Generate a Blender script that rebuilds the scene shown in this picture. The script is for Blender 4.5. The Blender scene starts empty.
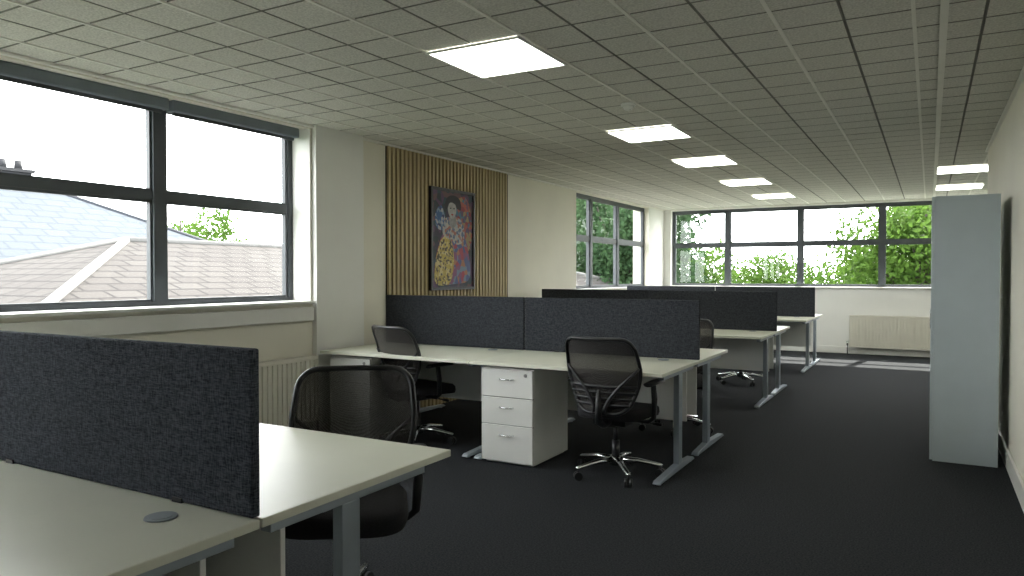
import bpy, bmesh, math, random
from mathutils import Vector, Matrix
random.seed(7)
S = bpy.context.scene
S.view_settings.view_transform = 'Standard'
COL = S.collection
H = 2.64       # ceiling height
XL, XR, XR2, YB, YF, YJ = -4.55, 0.50, 2.5, 14.07, -3.5, 8.9

# ------------------------------------------------------------------ materials
def nodes(m):
    m.use_nodes = True
    return m.node_tree.nodes, m.node_tree.links
def mat(name, col, rough=0.55, metal=0.0, var=0.0, vscale=6.0, bump=0.0, bscale=200.0, spec=0.5, stretch=None, col2=None):
    m = bpy.data.materials.new(name)
    n, l = nodes(m)
    b = n['Principled BSDF']
    b.inputs['Base Color'].default_value = (*col, 1)
    b.inputs['Roughness'].default_value = rough
    b.inputs['Metallic'].default_value = metal
    b.inputs['Specular IOR Level'].default_value = spec
    tc = n.new('ShaderNodeTexCoord')
    mp = n.new('ShaderNodeMapping')
    if stretch: mp.inputs['Scale'].default_value = stretch
    l.new(tc.outputs['Object'], mp.inputs['Vector'])
    if var > 0 or col2:
        t = n.new('ShaderNodeTexNoise'); t.inputs['Scale'].default_value = vscale; t.inputs['Detail'].default_value = 4
        l.new(mp.outputs[0], t.inputs['Vector'])
        r = n.new('ShaderNodeValToRGB')
        a = col2 if col2 else tuple(max(0, c*(1-var)) for c in col)
        d = col if col2 else tuple(min(1, c*(1+var)) for c in col)
        r.color_ramp.elements[0].position = 0.35; r.color_ramp.elements[1].position = 0.65
        r.color_ramp.elements[0].color = (*a, 1); r.color_ramp.elements[1].color = (*d, 1)
        l.new(t.outputs['Fac'], r.inputs['Fac']); l.new(r.outputs['Color'], b.inputs['Base Color'])
    if bump > 0:
        t2 = n.new('ShaderNodeTexNoise'); t2.inputs['Scale'].default_value = bscale; t2.inputs['Detail'].default_value = 3
        l.new(mp.outputs[0], t2.inputs['Vector'])
        bp = n.new('ShaderNodeBump'); bp.inputs['Strength'].default_value = bump; bp.inputs['Distance'].default_value = 0.01
        l.new(t2.outputs['Fac'], bp.inputs['Height']); l.new(bp.outputs[0], b.inputs['Normal'])
    return m
def emis(name, col, st):
    m = bpy.data.materials.new(name); n, l = nodes(m)
    b = n['Principled BSDF']; b.inputs['Base Color'].default_value = (.8, .8, .8, 1)
    b.inputs['Emission Color'].default_value = (*col, 1); b.inputs['Emission Strength'].default_value = st
    return m

M_wall = mat('cream_wall_paint', (.81, .785, .68), .75, var=.03, vscale=1.5, bump=.05, bscale=120)
M_white = mat('white_wall_paint', (.86, .86, .82), .7, var=.02, vscale=2, bump=.04, bscale=120)
M_trim = mat('white_gloss_trim', (.82, .82, .78), .4, var=.02, vscale=3)
M_carpet = mat('charcoal_carpet', (.042, .045, .049), .95, col2=(.013, .015, .018), vscale=110, bump=.7, bscale=300, spec=.1)
M_tile = mat('mineral_fibre_ceiling_tile', (.78, .77, .71), .9, col2=(.58, .57, .525), vscale=90, bump=.3, bscale=110, spec=.1)
M_tbar = mat('ceiling_grid_metal', (.84, .83, .77), .5, var=.03)
M_frame = mat('grey_window_frame', (.07, .08, .09), .45, var=.08)
M_desk = mat('cream_desk_laminate', (.73, .74, .63), .38, var=.02, vscale=3)
M_edge = mat('grey_desk_edging', (.34, .38, .42), .45, var=.04)
M_leg = mat('silver_painted_steel', (.36, .41, .46), .35, metal=.5, var=.05)
M_chrome = mat('polished_chrome', (.75, .77, .78), .18, metal=1.0, var=.03)
M_white_lam = mat('white_laminate', (.80, .81, .78), .4, var=.02, vscale=4)
def weave(name, c1, c2):
    m = mat(name, c1, .95, bump=.5, bscale=260, spec=.1)
    n, l = m.node_tree.nodes, m.node_tree.links
    b = n['Principled BSDF']; tc = n['Texture Coordinate']; fac = []
    for sc in ((45, 45, 300), (300, 300, 45)):
        mp = n.new('ShaderNodeMapping'); mp.inputs['Scale'].default_value = sc
        t = n.new('ShaderNodeTexNoise'); t.inputs['Scale'].default_value = 1.0; t.inputs['Detail'].default_value = 2
        l.new(tc.outputs['Object'], mp.inputs[0]); l.new(mp.outputs[0], t.inputs['Vector']); fac.append(t)
    a = n.new('ShaderNodeMath'); a.operation = 'ADD'; l.new(fac[0].outputs[0], a.inputs[0]); l.new(fac[1].outputs[0], a.inputs[1])
    r = n.new('ShaderNodeMapRange'); r.inputs[1].default_value = .75; r.inputs[2].default_value = 1.25
    l.new(a.outputs[0], r.inputs[0])
    mx = n.new('ShaderNodeMix'); mx.data_type = 'RGBA'; mx.inputs[6].default_value = (*c2, 1); mx.inputs[7].default_value = (*c1, 1)
    l.new(r.outputs[0], mx.inputs[0]); l.new(mx.outputs[2], b.inputs['Base Color'])
    return m
M_screen = weave('blue_grey_screen_fabric', (.115, .128, .155), (.022, .027, .039))
M_screen2 = weave('charcoal_screen_fabric', (.068, .073, .083), (.020, .023, .029))
M_black = mat('black_plastic', (.012, .013, .015), .4, var=.1)
M_fab = mat('black_seat_fabric', (.014, .014, .017), .9, var=.3, vscale=200, bump=.4, bscale=300)
M_slat = mat('oak_slats', (.54, .44, .24), .55, col2=(.44, .35, .18), vscale=14, stretch=(1, 1, .12), bump=.1, bscale=60)
M_felt = mat('dark_felt_backing', (.03, .024, .018), .95, var=.2, vscale=80)
M_cab = mat('blue_grey_cabinet', (.49, .56, .59), .5, var=.03, vscale=3)
M_rad = mat('radiator_enamel', (.78, .76, .67), .4, var=.02)
M_light = emis('led_panel_diffuser', (1, .99, .88), 10.0)
M_lockm = mat('lock_metal', (.4, .4, .4), .3, metal=1, var=.05)
def glassmat():
    m = bpy.data.materials.new('window_glass'); n, l = nodes(m)
    n.remove(n['Principled BSDF'])
    o = n['Material Output']; t = n.new('ShaderNodeBsdfTransparent'); t.inputs[0].default_value = (.95, .97, .96, 1)
    g = n.new('ShaderNodeBsdfGlossy'); g.inputs['Roughness'].default_value = .02
    mx = n.new('ShaderNodeMixShader'); mx.inputs[0].default_value = .04
    l.new(t.outputs[0], mx.inputs[1]); l.new(g.outputs[0], mx.inputs[2]); l.new(mx.outputs[0], o.inputs[0])
    return m
M_glass = glassmat()
def meshfab():
    m = bpy.data.materials.new('chair_mesh_fabric'); n, l = nodes(m)
    b = n['Principled BSDF']; b.inputs['Base Color'].default_value = (.030, .027, .025, 1); b.inputs['Roughness'].default_value = .8
    o = n['Material Output']; t = n.new('ShaderNodeBsdfTransparent')
    tc = n.new('ShaderNodeTexCoord'); w = n.new('ShaderNodeTexVoronoi'); w.inputs['Scale'].default_value = 330
    w.inputs['Randomness'].default_value = .35
    l.new(tc.outputs['Object'], w.inputs['Vector'])
    r = n.new('ShaderNodeMapRange'); r.inputs[1].default_value = .2; r.inputs[2].default_value = .6; r.inputs[3].default_value = .78; r.inputs[4].default_value = .93
    l.new(w.outputs['Distance'], r.inputs[0])
    mx = n.new('ShaderNodeMixShader'); l.new(r.outputs[0], mx.inputs[0])
    l.new(t.outputs[0], mx.inputs[1]); l.new(b.outputs[0], mx.inputs[2]); l.new(mx.outputs[0], o.inputs[0])
    return m
M_mesh = meshfab()
def rooftile(name, c1, c2, sc, mort):
    m = bpy.data.materials.new(name); n, l = nodes(m); b = n['Principled BSDF']; b.inputs['Roughness'].default_value = .9
    b.inputs['Specular IOR Level'].default_value = .15
    tc = n.new('ShaderNodeTexCoord'); br = n.new('ShaderNodeTexBrick')
    br.inputs['Scale'].default_value = sc; br.inputs['Color1'].default_value = (*c1, 1); br.inputs['Color2'].default_value = (*c2, 1)
    br.inputs['Mortar'].default_value = (*mort, 1); br.inputs['Mortar Size'].default_value = .07
    br.inputs['Mortar Smooth'].default_value = .3
    br.inputs['Brick Width'].default_value = 1.4; br.inputs['Row Height'].default_value = .9
    l.new(tc.outputs['UV'], br.inputs['Vector']); l.new(br.outputs['Color'], b.inputs['Base Color'])
    return m
M_roof = rooftile('concrete_roof_tiles', (.043, .040, .038), (.034, .031, .030), 3.0, (.012, .011, .011))
M_slate = rooftile('blue_slate_roof', (.050, .058, .068), (.046, .053, .062), 2.0, (.034, .041, .050))
M_hip = mat('pale_ridge_cap', (.09, .09, .088), .8, var=.1)
M_brick = mat('exterior_brickwork', (.10, .07, .05), .85, var=.2, vscale=5)
M_dark = mat('dark_chimney_brick', (.012, .013, .016), .85, var=.2, vscale=5)
M_grass = mat('grass_ground', (.025, .045, .012), .95, var=.3, vscale=.5)
M_bark = mat('tree_bark', (.03, .024, .02), .9, var=.3, vscale=8)
def leafmat(name, c1, c2):
    m = bpy.data.materials.new(name); n, l = nodes(m); b = n['Principled BSDF']; b.inputs['Roughness'].default_value = .6
    b.inputs['Specular IOR Level'].default_value = .05
    tc = n.new('ShaderNodeTexCoord'); t = n.new('ShaderNodeTexNoise'); t.inputs['Scale'].default_value = 1.3; t.inputs['Detail'].default_value = 6
    l.new(tc.outputs['Object'], t.inputs['Vector'])
    r = n.new('ShaderNodeValToRGB'); r.color_ramp.elements[0].position = .35; r.color_ramp.elements[1].position = .65
    r.color_ramp.elements[0].color = (*c1, 1); r.color_ramp.elements[1].color = (*c2, 1)
    l.new(t.outputs[0], r.inputs[0]); l.new(r.outputs[0], b.inputs['Base Color'])
    tr = n.new('ShaderNodeBsdfTranslucent'); l.new(r.outputs[0], tr.inputs[0])
    mx = n.new('ShaderNodeMixShader'); mx.inputs[0].default_value = .45
    l.new(b.outputs[0], mx.inputs[1]); l.new(tr.outputs[0], mx.inputs[2]); l.new(mx.outputs[0], n['Material Output'].inputs[0])
    return m
M_leaf = leafmat('green_leaves', (.034, .075, .012), (.075, .135, .024))
M_leaf2 = leafmat('dark_green_leaves', (.022, .048, .022), (.046, .085, .038))

# ------------------------------------------------------------------ mesh helpers
def box(bm, x0, x1, y0, y1, z0, z1, mi=0):
    v = [bm.verts.new(p) for p in ((x0,y0,z0),(x1,y0,z0),(x1,y1,z0),(x0,y1,z0),(x0,y0,z1),(x1,y0,z1),(x1,y1,z1),(x0,y1,z1))]
    for f in ((0,3,2,1),(4,5,6,7),(0,1,5,4),(1,2,6,5),(2,3,7,6),(3,0,4,7)):
        bm.faces.new([v[i] for i in f]).material_index = mi
def cyl(bm, p0, p1, r0, r1=None, seg=16, mi=0, smooth=True):
    if r1 is None: r1 = r0
    tube(bm, [p0, p1], [r0, r1], seg, mi, smooth)
def tube(bm, pts, rad, seg=8, mi=0, smooth=True, closed=False, flat=1.0):
    pts = [Vector(p) for p in pts]; n = len(pts)
    if not isinstance(rad, (list, tuple)): rad = [rad]*n
    rings = []; up = None
    for i, p in enumerate(pts):
        if closed: d = pts[(i+1) % n]-pts[i-1]
        else: d = pts[min(i+1, n-1)]-pts[max(i-1, 0)]
        d.normalize()
        if up is None:
            up = Vector((0, 0, 1)) if abs(d.z) < .9 else Vector((0, 1, 0))
        s = d.cross(up).normalized(); up = s.cross(d).normalized()
        rings.append([bm.verts.new(p+(s*math.cos(2*math.pi*k/seg)+up*flat*math.sin(2*math.pi*k/seg))*rad[i]) for k in range(seg)])
    rng = range(n) if closed else range(n-1)
    for i in rng:
        a, b = rings[i], rings[(i+1) % n]
        for k in range(seg):
            f = bm.faces.new((a[k], a[(k+1) % seg], b[(k+1) % seg], b[k])); f.smooth = smooth; f.material_index = mi
    if not closed:
        bm.faces.new(rings[0][::-1]).material_index = mi; bm.faces.new(rings[-1]).material_index = mi
def me(name, bm, mats, norm=True):
    if norm: bmesh.ops.recalc_face_normals(bm, faces=bm.faces[:])
    d = bpy.data.meshes.new(name); bm.to_mesh(d); bm.free()
    for m in (mats if isinstance(mats, (list, tuple)) else [mats]): d.materials.append(m)
    return d
def ob(name, data, parent=None, loc=(0,0,0), rot=0, bev=0, seg=2):
    o = bpy.data.objects.new(name, data); COL.objects.link(o)
    o.location = loc; o.rotation_euler = (0, 0, rot)
    if parent: o.parent = parent
    if bev:
        b = o.modifiers.new('bevel', 'BEVEL'); b.width = bev; b.segments = seg; b.limit_method = 'ANGLE'
    return o
def empty(name, loc=(0,0,0), rot=0):
    o = bpy.data.objects.new(name, None); COL.objects.link(o); o.location = loc; o.rotation_euler = (0, 0, rot)
    o.empty_display_size = .2
    return o
def boxes(name, lst, mats, parent=None, loc=(0,0,0), bev=0, rot=0):
    bm = bmesh.new()
    for b in lst: box(bm, *b)
    return ob(name, me(name, bm, mats), parent, loc, rot, bev)

# ------------------------------------------------------------------ room shell
WT = .3
boxes('floor', [(XL-WT, XR2+WT, YF-WT, YB+WT, -.2, 0)], M_carpet)
O1 = (-.3, 4.6); O2 = (9.98, 13.2); SZ = 1.134; HZ = 2.60
wl = []
for a, b in ((YF-WT, O1[0]), (O1[1], O2[0]), (O2[1], YB+WT)): wl.append((XL-WT, XL, a, b, 0, H+.1))
for a, b in (O1, O2):
    wl += [(XL-WT, XL, a, b, 0, SZ), (XL-WT, XL, a, b, HZ, H+.1)]
boxes('wall_left', wl, M_wall)
boxes('trim_column', [(XL, XL+.05, 4.62, 5.22, .0, H-.005)], M_white, bev=.004)
boxes('trim_reveal_sunlit_tone', [(-4.745, XL+.004, O1[1]-.008, O1[1]-.001, SZ+.023, HZ)], M_white)  # liner added in whiter paint, its colour standing in for sun on the reveal
boxes('trim_pier_lit_tone', [(XL, XL+.006, O2[1]+.001, YB-.001, .115, H-.035)], M_white)  # whiter sheet added over the cream wall, bright daylight put into its colour
bo = (-4.40, 2.35)
boxes('wall_back', [(XL, bo[0], YB, YB+WT, 0, H+.1), (bo[1], XR2+WT, YB, YB+WT, 0, H+.1), (bo[0], bo[1], YB, YB+WT, 0, SZ), (bo[0], bo[1], YB, YB+WT, HZ, H+.1)], M_white)
boxes('wall_right', [(XR, XR2+WT, YF-WT, YJ, 0, H+.1), (XR2, XR2+WT, YJ, YB, 0, H+.1)], M_wall)
boxes('wall_front', [(XL, XR, YF-WT, YF, 0, H+.1)], M_wall)
boxes('baseboard_left', [(XL, XL+.016, YF, 4.61, 0, .11), (XL+.051, XL+.066, 4.6, 5.23, 0, .11), (XL, XL+.016, 8.0, YB, 0, .11)], M_trim, bev=.004)
boxes('baseboard_back', [(XL+.02, XR2-.02, YB-.018, YB, 0, .12)], M_trim, bev=.004)
boxes('baseboard_right', [(XR-.018, XR, YF, YJ, 0, .13)], M_trim, bev=.004)
boxes('trim_sill_left', [(-4.74, -4.48, O1[0]+.005, O1[1]-.01, SZ, SZ+.022), (XL, XL+.035, O1[0], O1[1]+.005, .99, SZ-.03)], M_trim, bev=.005)
boxes('trim_sill_far_left', [(-4.62, -4.50, O2[0]+.005, O2[1]-.005, SZ, SZ+.022)], M_trim, bev=.004)
boxes('trim_sill_back', [(bo[0]+.005, bo[1]-.005, YB-.05, YB+.1, SZ, SZ+.022)], M_trim, bev=.004)

# ceiling: real recessed tile cells
bm = bmesh.new()
cs = .3; gx0 = -2.48 - .3*8; gy0 = 3.40 - .3*24
nx = 26; ny = 60; g = .005; zt = H-.009
for i in range(nx):
    for j in range(ny):
        x0 = gx0+i*cs; y0 = gy0+j*cs; x1 = x0+cs; y1 = y0+cs
        if x1 < XL-.05 or x0 > XR2+.05 or y1 < YF-.05 or y0 > YB+.05: continue
        o = [bm.verts.new((x, y, H)) for x, y in ((x0+g*.5,y0+g*.5),(x1-g*.5,y0+g*.5),(x1-g*.5,y1-g*.5),(x0+g*.5,y1-g*.5))]
        q = [bm.verts.new((x, y, zt)) for x, y in ((x0+g*1.5,y0+g*1.5),(x1-g*1.5,y0+g*1.5),(x1-g*1.5,y1-g*1.5),(x0+g*1.5,y1-g*1.5))]
        bm.faces.new(q)
        for k in range(4): bm.faces.new((o[k], o[(k+1)%4], q[(k+1)%4], q[k])).material_index = 1
box(bm, XL-WT, XR2+WT, YF-WT, YB+WT, H+.001, H+.25, 1)
x = -2.48-.6*4
while x < XR2:
    if x > XL: box(bm, x-.009, x+.009, YF, YB, H-.015, H+.002, 2)
    x += .6
M_groove = mat('ceiling_score_backing', (.26, .255, .23), .9, var=.1)
ob('ceiling', me('ceiling', bm, [M_tile, M_groove, M_tbar]))
boxes('trim_ceiling_track', [(.03, .065, YF, YB, H-.03, H-.017)], M_tbar)
boxes('trim_ceiling_perimeter', [(XL, XL+.03, YF, YB, H-.03, H-.013), (XR-.025, XR, YF, YJ, H-.03, H-.013), (XL+.03, XR2, YB-.03, YB, H-.03, H-.013)], M_tbar)

def panel_light(x, y):
    e = empty('led_ceiling_panel', (x, y, H-.02))
    boxes('frame', [(-.3,.3,-.3,-.285,-.006,.005),(-.3,.3,.285,.3,-.006,.005),(-.3,-.285,-.285,.285,-.006,.005),(.285,.3,-.285,.285,-.006,.005)], M_white_lam, e)
    boxes('diffuser', [(-.285,.285,-.285,.285,-.003,.004)], M_light, e)
for y in (3.70, 6.35, 8.22, 10.32, 12.35): panel_light(-2.18, y)
for y in (10.3, 12.35): panel_light(.345, y)
# smoke detector
bm = bmesh.new()
cyl(bm, (0,0,0), (0,0,-.018), .055, .055, 24); cyl(bm, (0,0,-.018), (0,0,-.045), .045, .03, 24); cyl(bm, (0,0,-.045), (0,0,-.052), .018, .012, 16)
ob('smoke_detector', me('smoke_detector', bm, M_white_lam), loc=(-1.94, 5.17, H-.009))

# ------------------------------------------------------------------ windows
def window(name, axis, plane, a0, a1, z0, z1, mull, trans, mw=.04):
    e = empty(name, (0,0,0)); L = []; G = []
    def bar(u0, u1, w0, w1, d=.03):
        L.append((plane-d, plane+d, u0, u1, w0, w1) if axis == 'y' else (u0, u1, plane-d, plane+d, w0, w1))
    bar(a0, a1, z0, z0+.05); bar(a0, a1, z1-.05, z1); bar(a0, a0+.05, z0+.05, z1-.05); bar(a1-.05, a1, z0+.05, z1-.05)
    for m in mull: bar(m-mw, m+mw, z0+.05, z1-.05, .04)
    ed = [a0+.01]+list(mull)+[a1-.01]
    for i in range(len(ed)-1):
        u0, u1 = ed[i]+mw, ed[i+1]-mw
        bar(u0, u1, trans-.03, trans+.03, .028)
        for (w0, w1) in ((z0+.05, trans-.03), (trans+.03, z1-.05)):
            bar(u0, u0+.018, w0, w1, .02); bar(u1-.018, u1, w0, w1, .02)
            bar(u0+.018, u1-.018, w0, w0+.018, .02); bar(u0+.018, u1-.018, w1-.018, w1, .02)
            G.append((u0+.018, u1-.018, w0+.018, w1-.018))
    boxes('frame', L, M_frame, e)
    bm = bmesh.new()
    for (u0, u1, w0, w1) in G:
        P = [(plane,u0,w0),(plane,u1,w0),(plane,u1,w1),(plane,u0,w1)] if axis == 'y' else [(u0,plane,w0),(u1,plane,w0),(u1,plane,w1),(u0,plane,w1)]
        bm.faces.new([bm.verts.new(p) for p in P])
    ob('glass_panes', me('glass', bm, M_glass), e)
    return e
window('window_1', 'y', -4.78, O1[0], O1[1]-.0, SZ, HZ, (.95, 2.12, 3.34), 1.93, .05)
window('window_2', 'y', -4.66, O2[0], O2[1], SZ, HZ, (10.72, 11.86), 1.93)
window('window_3', 'x', YB+.13, bo[0], bo[1], SZ, HZ, (-3.33, -2.04, -.72, .58), 1.93)
M_edge2 = mat('blue_grey_blind_cassette', (.16, .19, .22), .5, var=.05)
def blind(y0, y1):
    e = empty('roller_blind', (-4.66, (y0+y1)/2, HZ-.05)); h = (y1-y0)/2
    bm = bmesh.new(); box(bm, -.045, .045, -h, h, -.03, .05)
    ob('cassette', me('c', bm, M_edge2), e, bev=.01)
    boxes('hem_bar', [(-.01, .01, -h+.03, h-.03, -.052, -.03)], M_frame, e)
blind(3.36, 4.55); blind(2.15, 3.33); blind(.97, 2.1)

# ------------------------------------------------------------------ slat panel + painting
e = empty('wood_slat_wall_panel', (XL, 6.76, 0))
boxes('felt_backing', [(.0, .012, -1.17, 1.17, .0, H-.035)], M_felt, e)
L = []; y = -1.165
while y < 1.14:
    L.append((.012, .034, y, y+.038, .0, H-.035)); y += .066
boxes('slats', L, M_slat, e, bev=.002)
PW, PH = .84, 1.08
e = empty('framed_painting', (XL+.0345, 6.665, 1.75))
a, b = PW/2, PH/2
boxes('frame', [(0,.035,-a,a,-b,-b+.03),(0,.035,-a,a,b-.03,b),(0,.035,-a,-a+.03,-b+.03,b-.03),(0,.035,a-.03,a,-b+.03,b-.03)], mat('dark_painting_frame', (.02,.015,.015), .4, var=.1), e)
def paintmat(name, cols, sc):
    m = bpy.data.materials.new(name); n, l = nodes(m); bb = n['Principled BSDF']; bb.inputs['Roughness'].default_value = .6
    tc = n.new('ShaderNodeTexCoord'); v = n.new('ShaderNodeTexVoronoi'); v.inputs['Scale'].default_value = sc
    l.new(tc.outputs['Object'], v.inputs['Vector'])
    s = n.new('ShaderNodeSeparateColor'); l.new(v.outputs['Color'], s.inputs[0])
    r = n.new('ShaderNodeValToRGB'); r.color_ramp.interpolation = 'CONSTANT'
    while len(r.color_ramp.elements) < len(cols): r.color_ramp.elements.new(.5)
    for i, c in enumerate(cols):
        r.color_ramp.elements[i].position = i/len(cols); r.color_ramp.elements[i].color = (*c, 1)
    l.new(s.outputs[0], r.inputs[0]); l.new(r.outputs[0], bb.inputs['Base Color'])
    return m
boxes('canvas', [(0,.02,-a+.03,a-.03,-b+.03,b-.03)], paintmat('painting_background', [(.03,.04,.05),(.05,.04,.07),(.10,.05,.11),(.03,.06,.08),(.14,.07,.08)], 14), e)
def blob(name, pts, m, lay):
    bm = bmesh.new(); vs = []
    n = len(pts)
    for i in range(n):
        p0, p1, p2, p3 = [Vector(pts[(i+k-1) % n]) for k in range(4)]
        for s in range(5):
            t = s/5
            q = .5*((2*p1)+(p2-p0)*t+(2*p0-5*p1+4*p2-p3)*t*t+(3*p1-p0-3*p2+p3)*t**3)
            vs.append(bm.verts.new((.0205+.0006*lay, (q.x-.5)*(PW-.06), (q.y-.5)*(PH-.06))))
    f = bm.faces.new(vs); bmesh.ops.triangulate(bm, faces=[f])
    ob(name, me(name, bm, m), e)
blob('red_backdrop_patch', [(.55,.9),(.8,.97),(.95,.8),(.97,.5),(.8,.35),(.6,.5),(.52,.7)], paintmat('red_patches', [(.30,.05,.06),(.42,.1,.08),(.12,.08,.15),(.35,.25,.12),(.08,.18,.26)], 22), 1)
blob('lower_skirt', [(.3,.6),(.6,.62),(.82,.5),(.92,.1),(.5,.03),(.1,.05),(.08,.3)], paintmat('crimson_robe', [(.42,.07,.10),(.25,.1,.2),(.10,.13,.3),(.45,.2,.12),(.2,.28,.38)], 18), 2)
blob('gold_robe', [(.22,.5),(.38,.55),(.5,.38),(.5,.2),(.4,.04),(.08,.04),(.07,.25),(.15,.42)], paintmat('gold_dotted_robe', [(.58,.45,.12),(.68,.58,.28),(.1,.08,.06),(.5,.38,.1)], 42), 3)
blob('blue_flowers', [(.07,.75),(.2,.85),(.3,.72),(.24,.6),(.1,.62)], paintmat('blue_flower_paint', [(.05,.12,.3),(.2,.28,.4),(.4,.4,.45),(.05,.06,.15)], 30), 3)
blob('shawl', [(.28,.70),(.42,.74),(.6,.74),(.74,.68),(.78,.52),(.62,.45),(.4,.5),(.24,.56)], paintmat('patterned_shawl', [(.38,.40,.45),(.5,.44,.38),(.12,.16,.26),(.4,.16,.13)], 34), 4)
blob('hat', [(.30,.82),(.34,.93),(.5,.97),(.66,.93),(.68,.82),(.5,.85)], mat('painted_hair', (.03,.025,.035), .6, var=.3), 5)
blob('neck', [(.42,.76),(.54,.76),(.56,.66),(.47,.62),(.40,.66)], mat('painted_skin_shade', (.30,.29,.29), .6, var=.15, vscale=30), 6)
blob('face', [(.36,.82),(.40,.88),(.48,.89),(.56,.86),(.56,.78),(.48,.72),(.40,.75)], mat('painted_skin', (.42,.40,.39), .6, var=.15, vscale=30), 7)
blob('lips', [(.44,.765),(.47,.772),(.50,.765),(.47,.755)], mat('painted_lips', (.4,.04,.04), .6, var=.1), 8)
for nm, c in (('eye_left', .43), ('eye_right', .51)):
    blob(nm, [(c-.02,.83),(c,.838),(c+.02,.83),(c,.822)], mat('painted_eye', (.03,.03,.04), .6, var=.1), 8)

# ------------------------------------------------------------------ radiators
def radiator(loc, rot, length, z0, z1):
    e = empty('panel_radiator', loc, rot)
    bm = bmesh.new(); n = int(length/.05)
    box(bm, 0, length, .045, .055, z0, z1); box(bm, 0, length, .10, .11, z0, z1)
    for i in range(n):
        x = (i+.5)*length/n
        box(bm, x-.014, x+.014, .108, .124, z0+.03, z1-.03)
    box(bm, 0, length, .10, .118, z1-.025, z1); box(bm, 0, length, .10, .118, z0, z0+.025)
    box(bm, -.004, .0, .04, .12, z0, z1); box(bm, length, length+.004, .04, .12, z0, z1)
    ob('panel', me('p', bm, M_rad), e, bev=.003)
    boxes('top_grille', [(i*.02, i*.02+.012, .05, .105, z1-.004, z1+.004) for i in range(int(length/.02))], M_rad, e)
    bm = bmesh.new()
    for x in (-.035, length+.035):
        tube(bm, [(x+(.035 if x < 0 else -.035), .08, z0+.05), (x, .08, z0+.05), (x, .08, 0)], .009)
        cyl(bm, (x, .08, z0+.03), (x, .08, z0+.10), .018, seg=12)
    ob('valves_and_pipes', me('v', bm, M_chrome), e)
    boxes('wall_brackets', [(.15, .18, 0, .05, z0+.1, z1-.05), (length-.18, length-.15, 0, .05, z0+.1, z1-.05)], M_rad, e)
radiator((XL, 4.56, 0), -math.pi/2, 1.5, .16, .70)
radiator((.25, YB, 0), math.pi, 1.45, .12, .67)

# ------------------------------------------------------------------ desks
DX0, DXM, DX1 = -4.44, -2.965, -1.485
DT = .74; DD = .88
def make_desk_meshes(w):
    h = w/2; D = {}
    bm = bmesh.new(); box(bm, -h, h, -DD, -.004, DT-.025, DT); D['top'] = (me('desk_top', bm, M_desk), .003)
    bm = bmesh.new(); box(bm, -h+.06, h-.06, -.33, -.29, DT-.075, DT-.026); box(bm, -h+.03, -h+.07, -DD+.12, -.06, DT-.06, DT-.026); box(bm, h-.07, h-.03, -DD+.12, -.06, DT-.06, DT-.026)
    D['under_frame'] = (me('under_frame', bm, M_leg), .002)
    bm = bmesh.new(); box(bm, -h+.06, h-.06, -.14, -.122, .30, DT-.026); D['modesty_panel'] = (me('modesty', bm, M_white_lam), .002)
    for nm, s in (('leg_left', -1), ('leg_right', 1)):
        bm = bmesh.new(); xc = s*(h-.05)
        box(bm, xc-.02, xc+.02, -.42, -.34, .045, DT-.06)
        y0, y1 = -DD+.03, -.05
        pts = [(y0, .012, .02), (y0+.02, .012, .032), (-.42, .012, .05), (-.34, .012, .05), (y1-.02, .012, .032), (y1, .012, .02)]
        sec = [[bm.verts.new((xc+a, yy, z)) for a, z in ((-.027, .012), (.027, .012), (.024, zt2), (-.024, zt2))] for yy, _, zt2 in pts]
        for i in range(len(sec)-1):
            for k in range(4): bm.faces.new((sec[i][k], sec[i][(k+1)%4], sec[i+1][(k+1)%4], sec[i+1][k]))
        bm.faces.new(sec[0]); bm.faces.new(sec[-1][::-1])
        for yy in (y0+.05, y1-.05): cyl(bm, (xc, yy, 0), (xc, yy, .014), .018, seg=12)
        D[nm] = (me(nm, bm, M_leg), .003)
    bm = bmesh.new()
    cyl(bm, (h-.24, -.12, DT), (h-.24, -.12, DT+.004), .042, .040, 28); cyl(bm, (h-.24, -.12, DT+.004), (h-.24, -.12, DT+.0055), .030, .030, 28)
    D['cable_port'] = (me('cable_port', bm, M_edge), 0)
    return D
DMs = {}
def desk(xc, yc, w, far):
    key = round(w, 4)
    if key not in DMs: DMs[key] = make_desk_meshes(w)
    e = empty('office_desk', (xc, yc, 0), math.pi if far else 0)
    for k, (d, bv) in DMs[key].items():
        if k == 'cable_port' and far:
            ob(k, d, e, loc=(-w+.48, 0, 0))
        else: ob(k, d, e, bev=bv)
def screen(xc, yc, w, m):
    e = empty('desk_divider_screen', (xc, yc, DT))
    h = w/2
    boxes('fabric_panel', [(-h, h, -.014, .014, .001, .445)], m, e, bev=.006)
    boxes('brackets', [(x-.02, x+.02, -.018, .018, .0005, .014) for x in (-h+.3, h-.3)], M_black, e)
ROWS = [1.35, 5.47, 8.66, 11.80]
for r, yc in enumerate(ROWS):
    dx = -.03 if r == 0 else 0
    for (a, b) in ((DX0+dx, DXM-.003+dx), (DXM+.003+dx, DX1+dx)):
        for far in (False, True): desk((a+b)/2, yc, b-a, far)
        s = .015 if r == 0 else 0
        screen((a+b)/2-s, yc, b-a-.004, M_screen if r == 0 else M_screen2)

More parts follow.
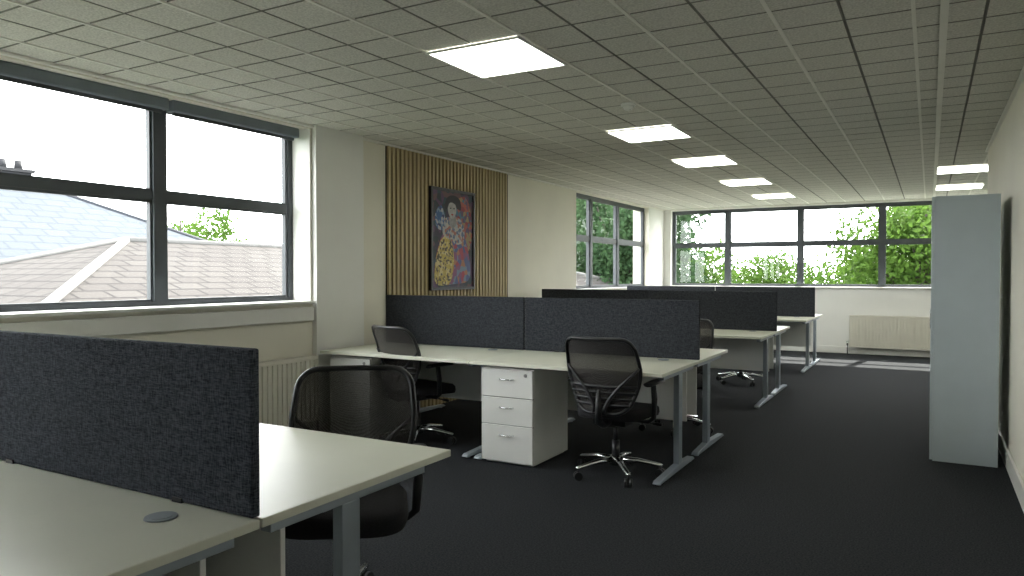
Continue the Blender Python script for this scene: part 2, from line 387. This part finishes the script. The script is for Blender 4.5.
def pedestal(x0, y0):
    w, d, h = .43, .58, .70
    e = empty('drawer_pedestal', (x0+w/2, y0, 0))
    boxes('carcass', [(-w/2, w/2, .02, d, .015, h), (-w/2+.02, w/2-.02, .04, d-.02, 0, .015)], M_white_lam, e, bev=.002)
    zs = [(.02, .285), (.29, .485), (.49, .69)]
    for i, (a, b) in enumerate(zs):
        boxes('drawer_%d' % (i+1), [(-w/2+.003, w/2-.003, 0, .019, a, b)], M_white_lam, e, bev=.003)
        bm = bmesh.new(); tube(bm, [(-.055, 0, b-.07), (-.05, -.022, b-.07), (.05, -.022, b-.07), (.055, 0, b-.07)], .005, 8)
        ob('handle_%d' % (i+1), me('handle', bm, M_chrome), e)
    bm = bmesh.new(); cyl(bm, (w/2-.06, .0, .655), (w/2-.06, -.006, .655), .013, .012, 16); ob('lock', me('lock', bm, M_lockm), e)
    boxes('drawer_gaps', [(-w/2+.004, w/2-.004, .012, .0195, .02, .69)], M_black, e)
pedestal(-2.87, 4.62); pedestal(-4.355, 4.62)

# ------------------------------------------------------------------ chairs
def chair_parts():
    P = []
    def add(name, bm, m, bev=0): P.append((name, me(name, bm, m), bev))
    bm = bmesh.new(); R = []
    prof = [(.80, .405), (.97, .415), (1.0, .44), (.985, .47), (.92, .487), (.6, .482), (.25, .476)]
    for sc, z in prof:
        ring = []
        for k in range(40):
            t = 2*math.pi*k/40; c, s = math.cos(t), math.sin(t); ex = .45
            x = .245*sc*math.copysign(abs(c)**ex, c); y = .235*sc*math.copysign(abs(s)**ex, s)
            zz = z - (.02*max(0, y/.235)**3)
            ring.append(bm.verts.new((x*(1-.08*(-y/.235)), y+.02, zz)))
        R.append(ring)
    for i in range(len(R)-1):
        for k in range(40):
            bm.faces.new((R[i][k], R[i][(k+1)%40], R[i+1][(k+1)%40], R[i+1][k])).smooth = True
    bm.faces.new(R[0]); bm.faces.new(R[-1]); add('seat', bm, M_fab)
    bm = bmesh.new(); box(bm, -.12, .12, -.12, .12, .36, .404); box(bm, -.04, .04, -.10, .10, .345, .36); add('tilt_mechanism', bm, M_black, .006)
    bm = bmesh.new(); cyl(bm, (.10, .05, .375), (.27, .06, .37), .006, seg=8); cyl(bm, (.25, .06, .37), (.31, .062, .368), .011, seg=8); add('height_lever', bm, M_black)
    z0, z1 = .46, .96
    def W(v):
        w = .165+.095*math.sin(min(1, v/.62)*math.pi/2) - .02*max(0, (v-.62)/.38)
        r = .075
        hgt = z1-z0
        for dist in (v*hgt, (1-v)*hgt):
            if dist < r: w = w - r + math.sqrt(max(0, r*r-(r-dist)**2))
        return w
    def P3(x, v):
        z = z0+(z1-z0)*v
        y = -.235 - .10*v**1.4 + .03*math.sin(v*math.pi) + .9*x*x
        return (x, y, z)
    bm = bmesh.new(); nv, nu = 28, 16
    vs = [0]+[(1-math.cos(math.pi*i/nv))/2 for i in range(1, nv)]+[1]
    G = [[bm.verts.new(P3(W(v)*(2*j/nu-1), v)) for j in range(nu+1)] for v in vs]
    for i in range(nv):
        for j in range(nu):
            bm.faces.new((G[i][j], G[i][j+1], G[i+1][j+1], G[i+1][j])).smooth = True
    add('back_mesh', bm, M_mesh)
    bm = bmesh.new()
    out = [P3(W(v), v) for v in vs] + [P3(W(1)*(1-2*j/6), 1) for j in range(1, 6)] + [P3(-W(v), v) for v in reversed(vs)] + [P3(W(0)*(-1+2*j/6), 0) for j in range(1, 6)]
    tube(bm, out, .013, 8, closed=True); add('back_frame', bm, M_black)
    bm = bmesh.new()
    for v0, rr in ((.12, .010), (.2, .008), (.28, .008), (.36, .012)):
        tube(bm, [(p[0], p[1]-.012, p[2]) for p in [P3(W(v0)*(2*j/10-1), v0) for j in range(11)]], rr, 8)
    for s in (-1, 1):
        pts = []
        for q in range(9):
            t = q/8; v = .02+.60*t; x = s*(.03+(W(v)-.03)*t**1.3); p = P3(x, v)
            pts.append((p[0], p[1]-.022*(1-t)-.012, p[2]))
        tube(bm, pts, [.016-.008*q/8 for q in range(9)], 8)
    add('lumbar_support', bm, M_black)
    bm = bmesh.new(); tube(bm, [(0, -.06, .385), (0, -.2, .38), (0, -.27, .41), (0, -.275, .5), (0, -.27, .62)], [.022, .026, .026, .022, .012], 10); add('back_spine', bm, M_black)
    for nm, s in (('armrest_left', -1), ('armrest_right', 1)):
        bm = bmesh.new()
        tube(bm, [(s*.12, .0, .39), (s*.24, .0, .392), (s*.275, .0, .42), (s*.285, -.01, .55), (s*.28, -.02, .645)], [.016, .016, .018, .02, .018], 8)
        pad = [(s*.28, -.13, .65), (s*.28, -.11, .655), (s*.28, 0, .66), (s*.275, .11, .657), (s*.272, .14, .65)]
        tube(bm, pad, [.02, .036, .04, .038, .02], 12, flat=.38)
        add(nm, bm, M_black)
    bm = bmesh.new(); cyl(bm, (0, 0, .10), (0, 0, .24), .027, seg=20); cyl(bm, (0, 0, .24), (0, 0, .35), .015, seg=16); add('gas_column', bm, M_black)
    bm = bmesh.new(); cyl(bm, (0, 0, .075), (0, 0, .135), .045, .036, 20)
    for i in range(5):
        t = 2*math.pi*i/5+.3; c, s = math.cos(t), math.sin(t)
        tube(bm, [(c*.03, s*.03, .11), (c*.15, s*.15, .108), (c*.30, s*.30, .082), (c*.315, s*.315, .078)], [.026, .022, .016, .012], 8, flat=.8)
    add('star_base', bm, M_chrome)
    for i in range(5):
        t = 2*math.pi*i/5+.3; c, s = math.cos(t)*.30, math.sin(t)*.30
        bm = bmesh.new(); a2 = t+1.2; dx, dy = math.cos(a2), math.sin(a2)
        for k in (-1, 1):
            cyl(bm, (c+dx*.008*k, s+dy*.008*k, .028), (c+dx*.026*k, s+dy*.026*k, .028), .028, seg=16)
        cyl(bm, (c, s, .03), (c, s, .08), .009, seg=8)
        cyl(bm, (c-dx*.026, s-dy*.026, .028), (c+dx*.026, s+dy*.026, .028), .012, seg=8)
        add('caster_%d' % (i+1), bm, M_black)
    return P
CP = chair_parts()
def chair(x, y, rotdeg, baserot=0):
    e = empty('mesh_office_chair', (x, y, 0), math.radians(rotdeg))
    for n, d, bv in CP:
        r = math.radians(baserot) if (n.startswith('caster') or n == 'star_base') else 0
        ob(n, d, e, rot=r, bev=bv)
chair(-2.04, 2.26, 214, 30)
chair(-3.66, 4.90, -14, 10)
chair(-1.87, 4.76, -3, 5)
chair(-1.95, 6.40, 176, 20)
chair(-2.08, 9.58, 180, 40)

# ------------------------------------------------------------------ cabinet
e = empty('tall_storage_cabinet', (.232, 6.27, 0))
boxes('carcass', [(-.205, .20, 0, .018, .0, 1.95), (-.205, .20, .982, 1.0, .0, 1.95), (-.205, .20, .018, .982, 1.932, 1.95), (-.205, .20, .018, .982, .0, .07), (.188, .20, .018, .982, .07, 1.932)] + [(-.19, .188, .018, .982, z, z+.018) for z in (.5, .95, 1.4)], M_cab, e, bev=.002)
boxes('door_near', [(-.225, -.206, .002, .498, .008, 1.948)], M_cab, e, bev=.002)
boxes('door_far', [(-.225, -.206, .502, .998, .008, 1.948)], M_cab, e, bev=.002)
boxes('door_handles', [(-.231, -.225, .45, .465, .95, 1.10), (-.231, -.225, .535, .55, .95, 1.10)], M_chrome, e, bev=.002)

# ------------------------------------------------------------------ outside
boxes('exterior_ground', [(-150, 120, -100, 160, -4.2, -4.0)], M_grass)
def hiproof(name, x0, x1, y0, y1, ze, xr, ya, yb, zr, mroof, caps=M_hip):
    e = empty(name, (0,0,0))
    A, B, C, D = [Vector(p) for p in ((x0,y0,ze),(x1,y0,ze),(x1,y1,ze),(x0,y1,ze))]
    R0, R1 = Vector((xr,ya,zr)), Vector((xr,yb,zr))
    bm = bmesh.new(); uvl = bm.loops.layers.uv.new('UVMap')
    for poly in ([A,B,R0],[B,C,R1,R0],[C,D,R1],[D,A,R0,R1]):
        vs = [bm.verts.new(p) for p in poly]; f = bm.faces.new(vs)
        u = (poly[1]-poly[0]).normalized(); f.normal_update(); v = f.normal.cross(u)
        for lp in f.loops: q = lp.vert.co-poly[0]; lp[uvl].uv = (q.dot(u), q.dot(v))
    ob('roof_tiles', me('roof', bm, mroof, norm=False), e)
    bm = bmesh.new()
    for p, q in ((A,R0),(B,R0),(C,R1),(D,R1),(R0,R1)): tube(bm, [p, q], .07, 8)
    ob('ridge_caps', me('caps', bm, caps), e)
    boxes('brick_walls', [(x0+.3, x1-.3, y0+.3, y1-.3, -4, ze)], M_brick, e)
    return e
hiproof('neighbouring_building', -17.5, -6.5, 2.5, 26, .3, -12, 7.8, 20.5, 1.95, M_roof)
e = hiproof('slate_roof_building', -31, -19, -2, 19.5, 1.2, -25, 4.5, 13, 4.3, M_slate, mat('dark_ridge_cap', (.015,.018,.026), .8, var=.1))
bm = bmesh.new(); box(bm, -25.35, -24.65, 12.0, 12.9, 3.7, 4.55); box(bm, -25.42, -24.58, 11.93, 12.97, 4.55, 4.65)
for yy in (12.22, 12.68): cyl(bm, (-25, yy, 4.65), (-25, yy, 4.95), .12, .10, 12)
ob('chimney_stack', me('chimney', bm, M_dark), e)

def leaves(bm, blobs, n, size, rnd):
    tot = sum(b[3]**2 for b in blobs)
    for (cx, cy, cz, r, *sq) in blobs:
        k = int(n*r*r/tot); sz = sq[0] if sq else 1
        for _ in range(k):
            d = Vector((rnd.gauss(0,1), rnd.gauss(0,1), rnd.gauss(0,1))).normalized()
            rr = r*(rnd.random()**.35)*(1+.15*rnd.gauss(0,1)*.6)
            c = Vector((cx, cy, cz))+Vector((d.x*rr, d.y*rr, d.z*rr*sz))
            a = Vector((rnd.gauss(0,1), rnd.gauss(0,1), rnd.gauss(0,1))).normalized()
            b = a.orthogonal().normalized(); s = size*rnd.uniform(.6, 1.3)
            a = a*s; b = b*s*.55
            bm.faces.new([bm.verts.new(c-a), bm.verts.new(c+b), bm.verts.new(c+a), bm.verts.new(c-b)])
def tree(x, y, top, rad, n=2500, leaf=.16, seed=1, m=M_leaf):
    rnd = random.Random(seed); g = -4.0
    e = empty('broadleaf_tree', (x, y, g)); hh = top-g
    cz = hh-rad*1.1
    bl = [(0, 0, cz, rad*.75)]
    for i in range(18):
        t = rnd.uniform(0, 6.28); rr = rad*rnd.uniform(.4, .8); zz = cz+rad*rnd.uniform(-1.2, .65)
        bl.append((rr*math.cos(t), rr*math.sin(t), zz, rad*rnd.uniform(.28, .5)))
    bm = bmesh.new()
    tube(bm, [(0,0,0),(.1,0,hh*.3),(0,.1,hh*.6),(0,0,hh*.85)], [.28,.22,.15,.04], 8)
    for b in bl[1:]: tube(bm, [(0,0,cz*.6),(b[0]*.5,b[1]*.5,(cz*.7+b[2])/2),(b[0],b[1],b[2])], [.1,.06,.02], 6)
    ob('trunk_and_branches', me('trunk', bm, M_bark), e)
    bm = bmesh.new(); leaves(bm, bl, n, leaf, rnd); ob('foliage', me('foliage', bm, m, norm=False), e)
tree(-.1, 25, 4.6, 2.3, 12000, .09, 3)
tree(-9.2, 24.5, 5.6, 2.8, 18000, .10, 4, M_leaf2)
tree(-12.6, 29, 7.6, 4.2, 24000, .13, 5, M_leaf2)
tree(-17, 34, 8.0, 4.0, 14000, .15, 6, M_leaf)
tree(-42, 31, 6.4, 4.2, 11000, .16, 8)
tree(-50, 36, 5.4, 4.2, 8000, .18, 9)
tree(-38, 36, 4.4, 3.6, 7000, .18, 10)
tree(7, 26, 5, 3, 5000, .14, 11)
# hedgerow
rnd = random.Random(21); e = empty('distant_hedgerow', (0, 48, -4)); bm = bmesh.new(); bl = []
for i in range(44):
    bl.append((-32+i*1.05, rnd.uniform(-1.5, 1.5), rnd.uniform(3.8, 5.9), rnd.uniform(1.3, 2.0)))
for i in range(44): bl.append((-32+i*1.05, rnd.uniform(-1, 1), 2.4, 2.0))
leaves(bm, bl, 75000, .16, rnd); ob('foliage', me('hedge_foliage', bm, M_leaf, norm=False), e)
bm = bmesh.new()
for i in range(0, 44, 2): tube(bm, [(-32+i*1.05, 0, 0), (-32+i*1.05, 0, 4)], [.15, .05], 6)
ob('stems', me('hedge_stems', bm, M_bark), e)

# ------------------------------------------------------------------ light
w = bpy.data.worlds.new('overcast_sky'); S.world = w; w.use_nodes = True
bg = w.node_tree.nodes['Background']; bg.inputs[0].default_value = (.98, .985, 1.0, 1); bg.inputs[1].default_value = 10.8
sd = bpy.data.lights.new('sun', 'SUN'); sd.energy = 26.0; sd.angle = .02; sd.color = (1, .95, .86)
so = bpy.data.objects.new('sun', sd); COL.objects.link(so)
so.rotation_euler = Vector((-.10, -.66, -.74)).to_track_quat('-Z', 'Y').to_euler(); so.location = (3, 20, 15)

# ------------------------------------------------------------------ camera
cd = bpy.data.cameras.new('camera'); cd.sensor_width = 36; cd.lens = 740/1024*36; cd.clip_end = 500
co = bpy.data.objects.new('camera', cd); COL.objects.link(co)
co.location = (0, 0, 1.38)
co.rotation_euler = (math.radians(90-1.08), 0, math.radians(29.46))
S.camera = co
